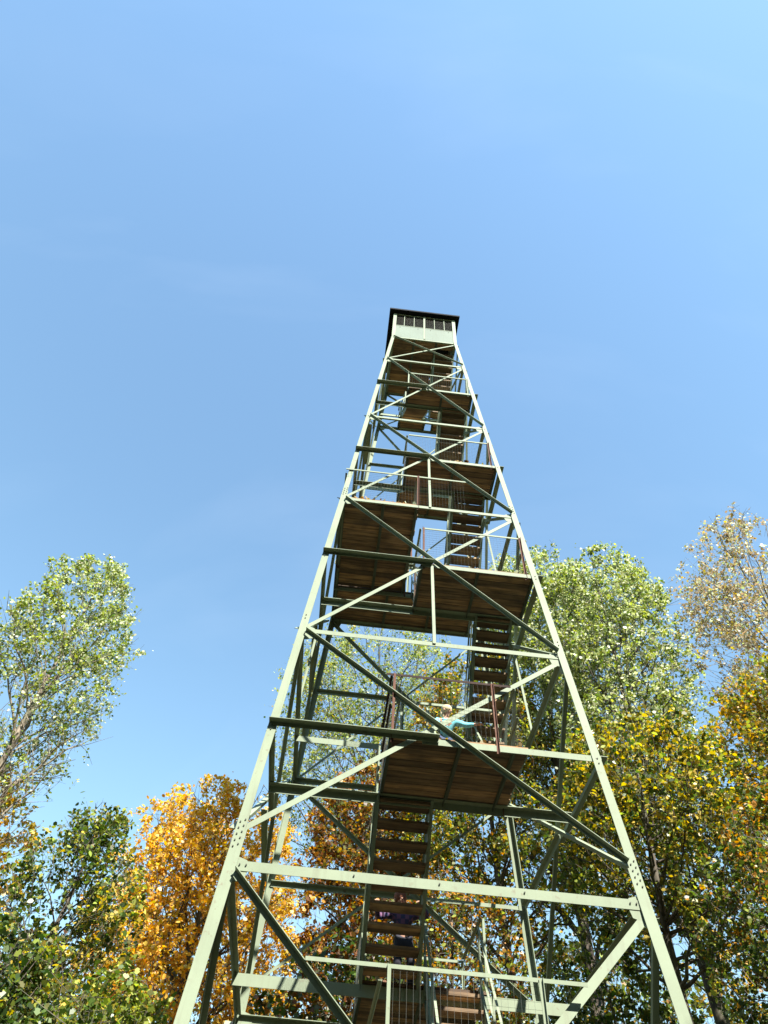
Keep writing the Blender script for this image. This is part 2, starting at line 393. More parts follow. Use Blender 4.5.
# ------------------------------------------------------------------ stairs
def stairs(x0, x1, ya, za, yb, zb, n=9, hr=('green', 'green'), rail=(True, True), hand_h=0.9):
    """flight from (ya,za) at the bottom to (yb,zb) at the top; stringers at x0 and x1"""
    mb = MB(); A = Vector((0, ya, za)); B = Vector((0, yb, zb)); d = (B - A).normalized()
    nrm = Vector((0, -d.z, d.y)); nrm = nrm if nrm.z > 0 else -nrm
    for x, sg in ((x0, -1), (x1, 1)):      # channel stringers
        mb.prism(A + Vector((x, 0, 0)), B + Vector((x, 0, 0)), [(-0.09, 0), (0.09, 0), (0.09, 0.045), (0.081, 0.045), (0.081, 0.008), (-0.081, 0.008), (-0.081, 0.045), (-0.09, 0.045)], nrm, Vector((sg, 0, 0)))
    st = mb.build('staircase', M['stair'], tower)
    sy = 1 if yb > ya else -1
    for i in range(n):
        t = (i + 0.55) / n; p = A + (B - A) * t
        mb = MB(); dj = random.uniform(-0.004, 0.004)
        mb.box((0.5 * (x0 + x1), p.y, p.z + dj), ((x1 - x0) / 2 - 0.002, 0.125, 0.021))
        mb.build('tread', M['tread'], st)
    for x, on in ((x0, rail[0]), (x1, rail[1])):
        if not on: continue
        mb = MB(); sgx = -1 if x == x0 else 1; ox = sgx * 0.055
        a = A + Vector((x + ox, 0, 0)) ; b_ = B + Vector((x + ox, 0, 0)); H = Vector((0, 0, hand_h))
        a2 = a + (b_ - a) * 0.06; b2 = a + (b_ - a) * 0.97
        mb.angle(a2 + H, b2 + H, nrm * -1, (-sgx, 0, 0), 0.032, 0.032, 0.005)
        mb.angle(a2 + H * 0.52, b2 + H * 0.52, nrm * -1, (-sgx, 0, 0), 0.03, 0.03, 0.005)
        for t in (0.06, 0.5, 0.97):
            q = a + (b_ - a) * t; mb.angle(q - Vector((0, 0, 0.05)), q + H, (0, sy, 0), (-sgx, 0, 0), 0.03, 0.03, 0.005)
        mb.build('handrail', G, st)
T = 0.06   # deck surface above level
stairs(0.30, 0.98, -2.6 + 0.9, 0.05, YF + 0.9, m0 * 0.5, 7, rail=(False, True))
stairs(-0.5, 0.2, YB, 0.05, YF, m0 + T, 14)
stairs(0.30, 1.0, YF, m0 + T, YB, L1 + T)
stairs(-0.60, 0.14, YB, L1 + T, YF, m1 + T, 9)
stairs(0.34, 1.02, YF, m1 + T, YB, L2 + T)
stairs(1.06, 1.68, YB, L2 + T, YF, m2 + T, 10)
stairs(0.0, 0.7, YF, m2 + T, YB, L3 + T)
stairs(0.76, 1.44, YB, L3 + T, YF, m3 + T, 10)
stairs(-0.4, 0.28, YF, m3 + T, YB, L4 + T, 10)
stairs(0.55, 1.2, YB, L4 + T, YF, m4 + T, 10)
stairs(-0.45, 0.15, YF, m4 + T, YB, L5 + T, 10)
stairs(0.42, 1.0, YB, L5 + T, YF + 0.15, ZL[6] + 0.02, 10)

# ------------------------------------------------------------------ railings
railing(m0, (-0.56, f(m0) - 0.07), (0.97, f(m0) - 0.07), (0, 1), 'green', 'green', h=1.1, over=(0.8, 0.45))
railing(m0, (-0.6, f(m0)), (-0.6, YF), (1,), mesh=False, mid=True)
railing(m1, (-0.6, f(m1) + 0.0), (0.86, f(m1) + 0.0), (0.0, 1.0), 'brown', h=1.02, over=(0.1, 0.26))
railing(m1, (-0.6, f(m1) + 0.05), (-0.6, YF), (1,), 'brown', 'brown', h=1.02, mid=True)
railing(m1, (1.2, f(m1) + 0.05), (1.2, YF), (1,), 'green', h=1.02, mid=True)
railing(m2, (-0.14, f(m2) + 0.02), (W(m2) - 0.19, f(m2) + 0.02), (0, 1), 'green', h=1.05)
railing(m2, (-0.16, f(m2) + 0.05), (-0.16, YF), (1,), 'green', h=1.05)
railing(m2, (W(m2) - 0.06, f(m2) + 0.05), (W(m2) - 0.06, YF), (1,), 'green', h=1.05)
railing(L3, (-W(L3) + 0.02, f(L3) + 0.02), (0.85, f(L3) + 0.02), (0.6,), 'green', h=1.07)
railing(L3, (-0.22, f(L3) + 0.1), (-0.22, YB), (0.5, 1), 'green', h=1.0)
railing(L3, (-W(L3) + 0.05, f(L3) + 0.1), (-W(L3) + 0.05, b(L3)), (0.5,), 'green', h=1.0)
railing(m3, (-0.44, f(m3) + 0.02), (W(m3) - 0.17, f(m3) + 0.02), (1,), 'green', h=1.0)
railing(m3, (-0.46, f(m3) + 0.05), (-0.46, YF), (1,), 'green', h=1.0)
railing(m3, (W(m3) - 0.06, f(m3) + 0.05), (W(m3) - 0.06, YF), (1,), 'green', h=1.0)
railing(m4, (-0.5, f(m4) + 0.02), (W(m4) - 0.15, f(m4) + 0.02), (0, 1), 'green', 'green', h=0.93)
railing(m4, (W(m4) - 0.06, f(m4) + 0.05), (W(m4) - 0.06, YF), (1,), 'green', h=0.93)
for z, x0, x1 in ((L1, -0.6, 1.12), (L2, -0.2, 1.7), (L3, -1.6, 1.4), (L4, -0.44, 1.2), (L5, -0.54, 1.1)):
    railing(z, (x0, b(z) - 0.04), (x1, b(z) - 0.04), (0, 0.5, 1), 'green', 'green', h=0.98)
    if z != L3: railing(z, (x0, YB + 0.05), (x0, b(z) - 0.1), (0,), 'green', 'green', h=0.98)
    railing(z, (x1, YB + 0.05), (x1, b(z) - 0.1), (0,), 'green', 'green', h=0.98, mesh=False)

# ------------------------------------------------------------------ cabin on top
Z6 = ZL[6]; cw = WT; zs, zr = Z6 + 0.97, 25.27
mb = MB(); pitch_ = 0.14
y = -cw + 0.03
while y < cw - 0.04:
    y2 = min(y + pitch_, cw - 0.03)
    if -0.78 < (y + y2) / 2 < 0.35:
        mb.box2((-cw + 0.03, y + 0.003, Z6 + 0.05), (0.36, y2 - 0.003, Z6 + 0.088))
    else: mb.box2((-cw + 0.03, y + 0.003, Z6 + 0.05), (cw - 0.03, y2 - 0.003, Z6 + 0.088))
    y = y2
cabin = mb.build('cabin', M['deck'], tower)
for x in (-cw + 0.02, -0.35, 0.38):
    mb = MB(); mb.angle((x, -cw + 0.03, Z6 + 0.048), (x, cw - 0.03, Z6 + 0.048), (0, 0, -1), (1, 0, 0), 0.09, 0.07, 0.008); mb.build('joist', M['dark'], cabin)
for sx in (-1, 1):
    for sy in (-1, 1):
        mb = MB(); mb.angle((sx * cw, sy * cw, Z6 + 0.02), (sx * cw, sy * cw, zr), (-sx, 0, 0), (0, -sy, 0), 0.11, 0.11, 0.01)
        mb.build('corner_post', G, cabin)
scr_m, snt, sb = new_mat('cabin_interior'); sb.inputs['Base Color'].default_value = (0.08, 0.07, 0.06, 1)
for face in FACES:
    s, n = face
    def q(t, z, off=0): return s * t + n * (cw + off) + Vector((0, 0, z))
    for t0, t1 in ((-cw + 0.05, -0.012), (0.012, cw - 0.05)):
        mb = MB(); mb.prism(q(t0, (Z6 + zs) / 2 + 0.03, -0.014), q(t1, (Z6 + zs) / 2 + 0.03, -0.014), [((zs - Z6) / 2 - 0.04, 0), (-(zs - Z6) / 2, 0), (-(zs - Z6) / 2, -0.006), ((zs - Z6) / 2 - 0.04, -0.006)], Vector((0, 0, 1)), n)
        for tt in (t0 + 0.2, t1 - 0.2): mb.bar(q(tt, zs - 0.12, -0.014), q(tt, zs - 0.12, 0.0), 0.012, 6, 1)
        mb.build('wall_panel', [M['panel'], M['bolt']], cabin)
        # window: frame bars and wire screen
        mb = MB()
        mb.bar(q(t0, zs + 0.015, -0.02), q(t1, zs + 0.015, -0.02), 0.018, 4)
        wdt = t1 - t0
        for k in (1, 2):
            tt = t0 + wdt * k / 3; mb.bar(q(tt, zs, -0.022), q(tt, zr, -0.022), 0.014, 4)
        mb.bar(q(t0, zr - 0.03, -0.02), q(t1, zr - 0.03, -0.02), 0.02, 4)
        wf = mb.build('window_frame', G, cabin)
        mb = MB()
        for k in range(1, 12): mb.bar(q(t0, zs + (zr - zs) * k / 12, -0.034), q(t1, zs + (zr - zs) * k / 12, -0.034), 0.006, 4)
        for k in range(1, 18): mb.bar(q(t0 + wdt * k / 18, zs, -0.03), q(t0 + wdt * k / 18, zr, -0.03), 0.0025, 3)
        mb.build('window_screen', M['bolt'], wf)
    mb = MB(); mb.angle(q(0.03, Z6 + 0.06, -0.01), q(0.03, zr, -0.01), -s, n, 0.06, 0.02, 0.008); mb.build('mullion', G, cabin)
mb = MB(); ro = 1.22
mb.box2((-ro, -ro, zr + 0.005), (ro, ro, zr + 0.095))
mb.add([(-ro, -ro, zr + 0.097), (ro, -ro, zr + 0.097), (ro, ro, zr + 0.097), (-ro, ro, zr + 0.097), (0, 0, zr + 0.85)], [(0, 1, 4), (1, 2, 4), (2, 3, 4), (3, 0, 4)])
mb.bar((0, 0, zr + 0.8), (0, 0, zr + 1.1), 0.05, 8)
mb.build('roof', M['roof'], cabin)

# ------------------------------------------------------------------ trees
def unit(v): return v / np.linalg.norm(v, axis=-1, keepdims=True)

def tubes_mesh(name, segs, mat, parent):
    """segs: array (N,8) p0,p1,r0,r1 -> prisms, thin twigs get 3 sides"""
    V = []; Fc = []; base = 0
    segs = np.array(segs)
    for sel, n in ((segs[:, 6] > 0.06, 9), ((segs[:, 6] <= 0.06) & (segs[:, 6] > 0.02), 5), (segs[:, 6] <= 0.02, 3)):
        S = segs[sel]
        if not len(S): continue
        p0, p1, r0, r1 = S[:, :3], S[:, 3:6], S[:, 6], S[:, 7]
        d = unit(p1 - p0 + 1e-9); ref = np.where(np.abs(d[:, 2:3]) > 0.9, np.array([[1., 0, 0]]), np.array([[0, 0, 1.]]))
        a = unit(np.cross(d, ref)); bb = np.cross(d, a)
        th = np.arange(n) * 2 * np.pi / n
        ring = a[:, None, :] * np.cos(th)[None, :, None] + bb[:, None, :] * np.sin(th)[None, :, None]
        v = np.concatenate([p0[:, None] + ring * r0[:, None, None], p1[:, None] + ring * r1[:, None, None]], 1).reshape(-1, 3)
        i = np.arange(n); j = (i + 1) % n
        q = np.stack([i, j, j + n, i + n], 1)
        fc = (q[None] + (np.arange(len(S)) * 2 * n)[:, None, None]).reshape(-1, 4) + base
        V.append(v); Fc.append(fc); base += len(v)
    V = np.concatenate(V); Fc = np.concatenate(Fc)
    return quad_mesh(name, V, Fc, mat, parent, smooth=True)

def quad_mesh(name, V, Fc, mat, parent, tint=None, smooth=False):
    me = bpy.data.meshes.new(name); k = Fc.shape[1]
    me.vertices.add(len(V)); me.vertices.foreach_set('co', V.astype(np.float32).ravel())
    me.loops.add(Fc.size); me.loops.foreach_set('vertex_index', Fc.astype(np.int32).ravel())
    me.polygons.add(len(Fc)); me.polygons.foreach_set('loop_start', np.arange(0, Fc.size, k, dtype=np.int32))
    me.polygons.foreach_set('loop_total', np.full(len(Fc), k, dtype=np.int32))
    if smooth: me.polygons.foreach_set('use_smooth', np.ones(len(Fc), dtype=bool))
    me.materials.append(mat); me.update(calc_edges=True)
    if tint is not None:
        at = me.color_attributes.new('leaf_tint', 'FLOAT_COLOR', 'POINT')
        c = np.ones((len(V), 4), np.float32); c[:, :3] = tint; at.data.foreach_set('color', c.ravel())
    o = bpy.data.objects.new(name, me); COL.objects.link(o)
    if parent: o.parent = parent
    return o

def leaves(name, C, size, palette, weights, parent, upness=0.5, near=False, hang=0.25):
    C = C[np.linalg.norm(C - np.array(CAM), axis=1) > 6.5]; N = len(C)      # the clearing itself is open
    nrm = unit(rng.normal(size=(N, 3)) + np.array([0, 0, upness * 2]))
    ax = unit(np.cross(nrm, rng.normal(size=(N, 3)))); ax[:, 2] -= hang; ax = unit(ax)
    bx = unit(np.cross(nrm, ax)); nr = np.cross(ax, bx)
    sz = size * rng.uniform(0.45, 1.35, N)[:, None]
    fold = rng.uniform(0.05, 0.35, N)[:, None]
    if near:   # lobed leaf outline, 8 corners
        prof = [(-0.5, 0, 0), (-0.3, 0.34, 1), (-0.02, 0.26, 1), (0.12, 0.42, 1), (0.55, 0, 0), (0.12, -0.42, 1), (-0.02, -0.26, 1), (-0.3, -0.34, 1)]
    else:
        prof = [(-0.48, 0, 0), (-0.2, 0.33, 1), (0.2, 0.3, 1), (0.52, 0, 0), (0.2, -0.3, 1), (-0.2, -0.33, 1)]
    k = len(prof)
    V = np.stack([C + ax * sz * p + bx * sz * q + nr * sz * fold * h * 0.5 for p, q, h in prof], 1).reshape(-1, 3)
    Fc = np.arange(N * k).reshape(N, k)
    pal = np.array(palette); idx = rng.choice(len(pal), N, p=np.array(weights) / sum(weights))
    # colour drifts over clumps of the crown as well as leaf by leaf
    ph = rng.uniform(0, 6, 3); dr = np.sin(C[:, 0] * 1.1 + ph[0]) + np.sin(C[:, 1] * 1.3 + ph[1]) + np.sin(C[:, 2] * 0.9 + ph[2])
    sw = rng.random(N) < 0.35 * (dr > 0.6); idx = np.where(sw, len(pal) - 1, idx)
    t = 0.72 * pal[idx] * rng.uniform(0.72, 1.28, (N, 1)) * rng.uniform(0.93, 1.07, (N, 3))
    return quad_mesh(name, V, Fc, M['leaf'], parent, np.repeat(t, k, 0))

def tree(name, label, cat, az, D, top_el, base_el, half_deg, n_leaf, leaf, palette, weights, bark='bark', limbs=26, rise=0.9,
         trunk_r=None, sparse_low=0.0, lean=(0, 0), group=None, near=False, upness=0.5, twig_len=1.0, bare=0.0, prof=0.55, top_h=None):
    """az/elevations in degrees as seen from the clearing; D metres away"""
    bx_, by_ = CAM.x + D * math.sin(R(az)), CAM.y + D * math.cos(R(az))
    top = top_h if top_h else 1.6 + D * math.tan(R(top_el)); cb = max(0.6, 1.6 + D * math.tan(R(base_el)))
    rad = D * math.tan(R(half_deg)) * 1.0
    Ht = top; tr = trunk_r or 0.012 * top + 0.04
    root = empty(name, (bx_, by_, -0.05)); tag(root, label, cat, group)
    segs = []; C = []
    nt_ = 14; ph = rng.uniform(0, 6, 4)
    def tp(h):
        s_ = h / Ht
        return np.array([lean[0] * s_ ** 1.4 + 0.14 * math.sin(3 * s_ + ph[0]) * s_ * 2 + 0.05 * math.sin(11 * s_ + ph[2]), lean[1] * s_ ** 1.4 + 0.14 * math.sin(2.6 * s_ + ph[1]) * s_ * 2 + 0.05 * math.sin(9 * s_ + ph[3]), h])
    def trr(h): return tr * (1 - 0.93 * (h / Ht) ** 0.8) + (0.5 * tr * max(0, 1 - h / 0.6) if h < 0.6 else 0)
    hs = [0, 0.3, 0.7] + list(np.linspace(1.2, Ht * 0.97, nt_))
    for a, b2 in zip(hs, hs[1:]): segs.append([*tp(a), *tp(b2), trr(a), trr(b2)])
    ph2 = rng.uniform(0, 6.28, 3)
    tw = []
    for i in range(limbs):
        s_ = ((i + rng.uniform(0.1, 0.9)) / limbs) ** (0.85)
        az_ = i * 2.4 + rng.normal(0, 0.35)
        ze = cb + s_ * (top - cb) * 0.985
        env = rad * max(0.1, math.sin(math.pi * min(1, (0.13 + 0.87 * s_) ** 1.15 * 0.93 + 0.0)) ** prof)
        env *= 0.9 + 0.11 * math.sin(az_ * 2 + ph2[0] + s_ * 4) * math.cos(s_ * 7 + ph2[1]) + rng.uniform(-0.12, 0.08)
        zst = max(cb * 0.75, ze - env * rise * rng.uniform(0.75, 1.15)); zst = min(zst, Ht * 0.95); ze = min(ze, top)
        p0 = tp(zst); dirv = np.array([math.cos(az_), math.sin(az_), 0])
        pe = tp(min(ze, Ht)) * [1, 1, 0] + [0, 0, ze] + dirv * env
        npt = 7; path = []
        wob = rng.normal(0, 0.05 * env + 0.03, (npt, 3))
        for k in range(npt):
            t = k / (npt - 1); q = p0 * (1 - t) + pe * t
            q[2] = p0[2] + (pe[2] - p0[2]) * (t ** 0.8 if rise > 0.6 else t ** 1.2); q = q + wob[k] * t * (1 if k < npt - 1 else 0.4); path.append(q)
        r0 = max(0.012, trr(zst) * rng.uniform(0.38, 0.55))
        rr = [r0 * (1 - 0.85 * k / (npt - 1)) for k in range(npt)]
        for k in range(npt - 1): segs.append([*path[k], *path[k + 1], rr[k], rr[k + 1]])
        L = np.linalg.norm(pe - p0)
        nsec = max(4, int(3.2 * L))
        for j in range(nsec):
            t = 0.22 + 0.78 * (j + rng.random()) / nsec; k = min(npt - 2, int(t * (npt - 1))); q = path[k] + (path[k + 1] - path[k]) * (t * (npt - 1) - k)
            dd = unit(path[k + 1] - path[k]); side = unit(np.cross(dd, rng.normal(size=3)))
            sd_ = unit(dd * rng.uniform(0.25, 0.9) + side * rng.uniform(0.6, 1.1) + [0, 0, 0.25 if rise > 0.6 else 0.05])
            sl = (0.32 * L * (1.15 - t * 0.6) + 0.3) * rng.uniform(0.6, 1.1); sl = min(sl, 2.2)
            m_ = q + sd_ * sl * 0.5 + rng.normal(0, 0.05, 3); e = q + sd_ * sl + np.array([0, 0, 0.06 * sl]) + rng.normal(0, 0.08, 3)
            rs = max(0.007, rr[k] * 0.5)
            segs.append([*q, *m_, rs, rs * 0.65]); segs.append([*m_, *e, rs * 0.65, rs * 0.3])
            for g in range(max(2, int(3.2 * sl))):
                tt = rng.uniform(0.25, 1.0); q2 = (q + (m_ - q) * tt * 2) if tt < 0.5 else (m_ + (e - m_) * (tt * 2 - 1))
                dv = unit(sd_ * 0.6 + rng.normal(0, 0.75, 3) + [0, 0, 0.15]); l3 = rng.uniform(0.3, 0.75) * twig_len
                e3 = q2 + dv * l3; tw.append((q2, e3, s_)); segs.append([*q2, *e3, 0.0055, 0.0025])
    for i in range(limbs * 5):      # short outer shoots that close the dome of the crown
        s_ = rng.uniform(0.25, 1.0); a2 = rng.uniform(0, 6.283); ze = cb + s_ * (top - cb) * 0.96
        env = rad * max(0.1, math.sin(math.pi * min(1, (0.13 + 0.87 * s_) ** 1.15 * 0.93)) ** prof) * (0.88 + 0.1 * math.sin(a2 * 2 + ph2[0] + s_ * 4))
        rr_ = env * math.sqrt(rng.uniform(0.3, 1.0)); c0 = tp(min(ze, Ht)) * [1, 1, 0] + [rr_ * math.cos(a2), rr_ * math.sin(a2), ze]
        inn = np.array([-math.cos(a2) * 0.35, -math.sin(a2) * 0.35, -0.8]); st_ = c0 + inn * rng.uniform(0.5, 0.9); segs.append([*st_, *c0, 0.009, 0.004])
        for g in range(3):
            e3 = c0 + rng.normal(0, 0.25, 3); tw.append((c0, e3, s_)); segs.append([*(c0 - 0.2 * (c0 - st_)), *e3, 0.005, 0.0025])
    def inside(e):
        s_ = (e[2] - cb) / (top - cb)
        if s_ > 1: return False
        s_ = max(0.0, s_); lim = rad * max(0.14, math.sin(math.pi * min(1, (0.13 + 0.87 * s_) ** 1.15 * 0.93)) ** prof)
        if s_ > 0.8: lim *= math.sqrt(max(0.0, 1 - ((s_ - 0.8) / 0.2) ** 2.2)) * 0.9 + 0.1
        c_ = tp(min(e[2], Ht)); dx, dy = e[0] - c_[0], e[1] - c_[1]
        return math.hypot(dx, dy) < lim * (1.0 + 0.07 * math.sin(math.atan2(dy, dx) * 3 + ph2[2] + s_ * 9))
    tw = [t for t in tw if inside(t[1])]
    segs = [g for g in segs if g[6] > 0.02 or inside(np.array(g[3:6])) or (g[6] > 0.007 and inside(np.array(g[0:3]) * 0.4 + np.array(g[3:6]) * 0.6))]
    tw0 = np.array([t[0] for t in tw]); tw1 = np.array([t[1] for t in tw]); hh = np.array([t[2] for t in tw])
    p = np.ones(len(tw)) * (1 - sparse_low * (1 - hh)) ** 1.8; p *= rng.uniform(0.05, 1, len(tw)) ** 1.7
    if bare: p *= (rng.random(len(tw)) > bare)
    p /= p.sum(); ch = rng.choice(len(tw), n_leaf, p=p)
    t = rng.uniform(0.15, 1.12, (n_leaf, 1)); C = tw0[ch] + (tw1[ch] - tw0[ch]) * t + rng.normal(0, 0.045 + leaf * 0.22, (n_leaf, 3))
    tubes_mesh('trunk', segs, M['bark_pale' if bark == 'pale' else 'bark'], root)
    leaves('crown', C, leaf, palette, weights, root, upness, near)
    return root

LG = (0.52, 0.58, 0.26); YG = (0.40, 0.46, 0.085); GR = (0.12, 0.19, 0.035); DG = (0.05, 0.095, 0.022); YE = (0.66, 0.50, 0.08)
OR = (0.56, 0.27, 0.035); RU = (0.27, 0.10, 0.025); PK = (0.48, 0.36, 0.20); GO = (0.72, 0.42, 0.055); OL = (0.16, 0.16, 0.035); BR = (0.15, 0.08, 0.03)
PW = (0.74, 0.76, 0.52)

# left side
tree('poplar_tree', 'tall pale poplar with sparse whitish green leaves rising highest at the left edge', 'tree', -27.0, 22, 43.0, 22, 7.2, 19000, 0.108,
     [LG, YG, GR, PW, YG], [3.4, 5, 3, 3.2, 0.8], bark='pale', limbs=46, rise=1.5, trunk_r=0.25, sparse_low=0.85, prof=0.7, lean=(0.2, 0))
tree('maple_tree', 'bright orange maple with a rounded crown just left of the tower', 'tree', -8.8, 22, 30.6, 9, 8.6, 44000, 0.108,
     [(0.95, 0.5, 0.07), OR, YE, (1.0, 0.7, 0.16), (1.0, 0.62, 0.10)], [5, 1.0, 3, 4.5, 1.6], limbs=70, rise=0.9, prof=0.36)
tree('maple_tree', 'yellow orange maple at the far left edge behind the dark green tree', 'tree', -27.6, 25, 27.8, 8, 8.0, 26000, 0.14,
     [YE, (0.95, 0.5, 0.07), YG, PK, (1.0, 0.7, 0.16)], [4, 4, 2, 1.5, 1], limbs=40, prof=0.5)
tree('beech_tree', 'dark green tree with a spiky top below the tall pale poplar', 'tree', -19.6, 15, 28.2, 4, 6.6, 12500, 0.09,
     [DG, GR, YG, OL, YE], [4, 4, 3, 2, 1], limbs=44, rise=1.0, prof=0.8)
tree('sapling', 'low bushy green sapling with large leaves at the bottom left corner', 'young tree', -23.0, 9.5, 20.0, 0, 12, 17000, 0.068,
     [GR, YG, OL, YE, DG], [5, 3, 3, 1.6, 1.6], limbs=34, near=True, rise=0.6, trunk_r=0.07, prof=0.6)
tree('sapling', 'green leafed sapling in front of the orange maple left of the tower leg', 'young tree', -12.8, 10.5, 18.6, 0, 6.5, 9000, 0.068,
     [GR, YG, OL, YE, YG], [5, 3, 2, 1, 1], limbs=24, near=True, rise=0.6, trunk_r=0.06)
# behind the tower
tree('poplar_tree', 'thin crowned poplar with small pale leaves seen through the middle of the tower', 'tree', 3.6, 25, 43.4, 25, 10.2, 32000, 0.10,
     [YG, LG, GR, YE, LG], [4, 3, 3, 1.2, 1], limbs=56, rise=1.1, trunk_r=0.22, prof=0.36)
tree('maple_tree', 'rusty brown orange tree directly behind the tower stairs', 'tree', 3.4, 22, 33.5, 8, 6.4, 30000, 0.12,
     [RU, OR, BR, GO, OL], [5, 3, 1.5, 1.6, 1.6], limbs=52, prof=0.45)
tree('oak_tree', 'olive green and gold tree behind the right half of the tower', 'tree', 14.2, 20, 41.5, 20, 8.0, 30000, 0.11,
     [OL, GR, YG, YE, OR], [3.4, 2.4, 3, 2.4, 1.4], limbs=50, trunk_r=0.2, prof=0.45)
tree('oak_tree', 'bushy green and rust understory tree low behind the stair railings', 'tree', 9.6, 19, 26.5, 4, 7.5, 17000, 0.10,
     [OL, GR, YG, RU, OR], [4, 3, 2.4, 2, 1], limbs=42, rise=0.6, prof=0.42)
# right side
tree('poplar_tree', 'large yellow green poplar whose dense crown rises right beside the tower', 'tree', 19.6, 20, 48.6, 25, 7.8, 38000, 0.102,
     [YG, LG, GR, PW, LG], [5, 4, 2.6, 2.8, 1], limbs=66, rise=1.25, trunk_r=0.26, sparse_low=0.6, prof=0.33)
tree('poplar_tree', 'large yellow green poplar with a dark upright trunk right of the tower', 'tree', 27.6, 18.5, 48.2, 24, 7.8, 36000, 0.102,
     [YG, LG, GR, PW, LG], [5, 4, 2.6, 3, 1], limbs=66, rise=1.2, trunk_r=0.24, sparse_low=0.55, prof=0.33)
tree('birch_tree', 'pale pinkish nearly bare tree with fine twigs at the right edge', 'tree', 42.4, 21, 46.0, 25, 9.4, 30000, 0.096,
     [PK, LG, YE, PW, PK], [5, 1.4, 1.6, 2, 2], bark='pale', limbs=52, rise=1.4, trunk_r=0.22, prof=0.36)
tree('maple_tree', 'orange and yellow green maple below the pale bare tree at the right edge', 'tree', 40.0, 17, 36.0, 18, 9.0, 32000, 0.092,
     [YG, OL, YE, GR, GO], [4, 4, 2, 2, 0.8], limbs=50, prof=0.45)
tree('maple_tree', 'dark green leafy tree at the lower right corner with orange tinted leaves', 'tree', 37.0, 13.5, 28.5, 6, 10.5, 30000, 0.075,
     [GR, DG, OL, YG, OR], [4, 3, 3, 1.6, 0.5], limbs=46, rise=0.5, prof=0.5)
tree('beech_tree', 'dark olive tree filling the gap right of the tower leg', 'tree', 26.2, 15, 34, 21, 10, 22000, 0.095,
     [DG, GR, OL, YG, YE], [2, 4, 3, 2.4, 1], limbs=44, rise=0.6, prof=0.5, trunk_r=0.21)
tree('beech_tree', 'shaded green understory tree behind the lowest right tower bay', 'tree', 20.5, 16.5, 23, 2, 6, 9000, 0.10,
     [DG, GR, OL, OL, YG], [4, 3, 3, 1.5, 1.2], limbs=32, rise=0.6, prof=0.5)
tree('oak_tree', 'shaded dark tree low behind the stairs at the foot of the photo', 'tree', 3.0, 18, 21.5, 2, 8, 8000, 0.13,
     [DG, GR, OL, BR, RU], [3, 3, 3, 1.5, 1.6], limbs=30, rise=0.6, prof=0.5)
bg_trees = [(-33, 34, 19, 8, [YG, GO, OL, GR, OR]), (-16, 33, 20, 8, [OL, GR, OR, YG, RU]), (-5, 36, 20, 8, [OL, RU, GR, YG, OR]), (9, 33, 23, 8, [OL, GR, YG, BR, OR]),
            (20, 34, 25, 8, [GR, OL, YG, DG, OR]), (31, 32, 24, 8, [GR, OL, YG, DG, GO]), (43, 30, 23, 9, [GR, OL, YG, DG, GO])]
bl = ['far yellowish tree behind everything at the left edge', 'far mixed green tree seen between the dark green tree and the orange maple', 'far olive and rust tree between the orange maple and the rusty tree',
      'far olive tree glimpsed low through the middle of the tower', 'far green tree glimpsed low just right of the tower stairs', 'far green tree behind the dark trunk right of the tower', 'far green tree low at the right edge']
for (az, D, te, hd, pal), lb in zip(bg_trees, bl):
    tree('oak_tree', lb, 'tree', az, D, te, 3, hd, 7500, 0.2, pal, [3, 3, 2, 1.5, 1], limbs=30, prof=0.5, group='trees at the back of the clearing')

# ------------------------------------------------------------------ fallen leaves on the landings
def litter():
    C = []
    for z, x0, x1, y0, y1, n in ((m1, -0.55, 1.2, f(m1), YF, 260), (L3, -1.65, -0.25, f(L3), 1.6, 420), (m2, -0.1, 1.75, f(m2), YF, 130), (m3, -0.4, 1.5, f(m3), YF, 120), (L1, -0.5, 1.1, 0.7, 2.0, 120)):
        c = np.stack([rng.uniform(x0, x1, n), y0 + (y1 - y0) * rng.beta(0.9, 1.6, n), np.full(n, z + 0.1) + rng.uniform(0, 0.03, n)], 1); C.append(c)
    o = leaves('fallen_leaves', np.concatenate(C), 0.085, [PW, YE, OR, PK, BR], [3, 2, 2, 3, 2], None, 1.0, True)
    tag(o, 'dry fallen leaves scattered over the wooden landings of the tower', 'leaves', kind='stuff')
litter()

# woods round the rest of the clearing (behind and beside the camera): added out of view, sized to shade the ground and hide the low sky
def shade_woods():
    C = []; 
    for az in range(72, 282, 9):
        for row in range(2):
            D = 15 + row * 7 + rng.uniform(-1.5, 1.5); a = R(az + rng.uniform(-4, 4) + row * 5); dense = 112 <= az <= 212; top = 1.07 * (D + 7.2) + 1.3 + rng.uniform(-1.5, 0.3) if dense else 18 + row * 4 + rng.uniform(-1.5, 1.5)
            c = np.array([CAM.x + D * math.sin(a), CAM.y + D * math.cos(a), top * 0.52]); n = 1300 if dense else 500
            p = unit(rng.normal(size=(n, 3))) * (rng.random((n, 1)) ** 0.4) * [3.8, 3.8, top * 0.47]
            C.append(c + p)
    C = np.concatenate(C)
    o = leaves('shade_woods', C, 0.75, [OL, GR, BR, DG, DG], [2, 2, 1, 2, 2], None, 0.5)
    tag(o, 'unseen mixed autumn trees added behind the viewer to shade the clearing', 'shade_woods', kind='stuff')
shade_woods()

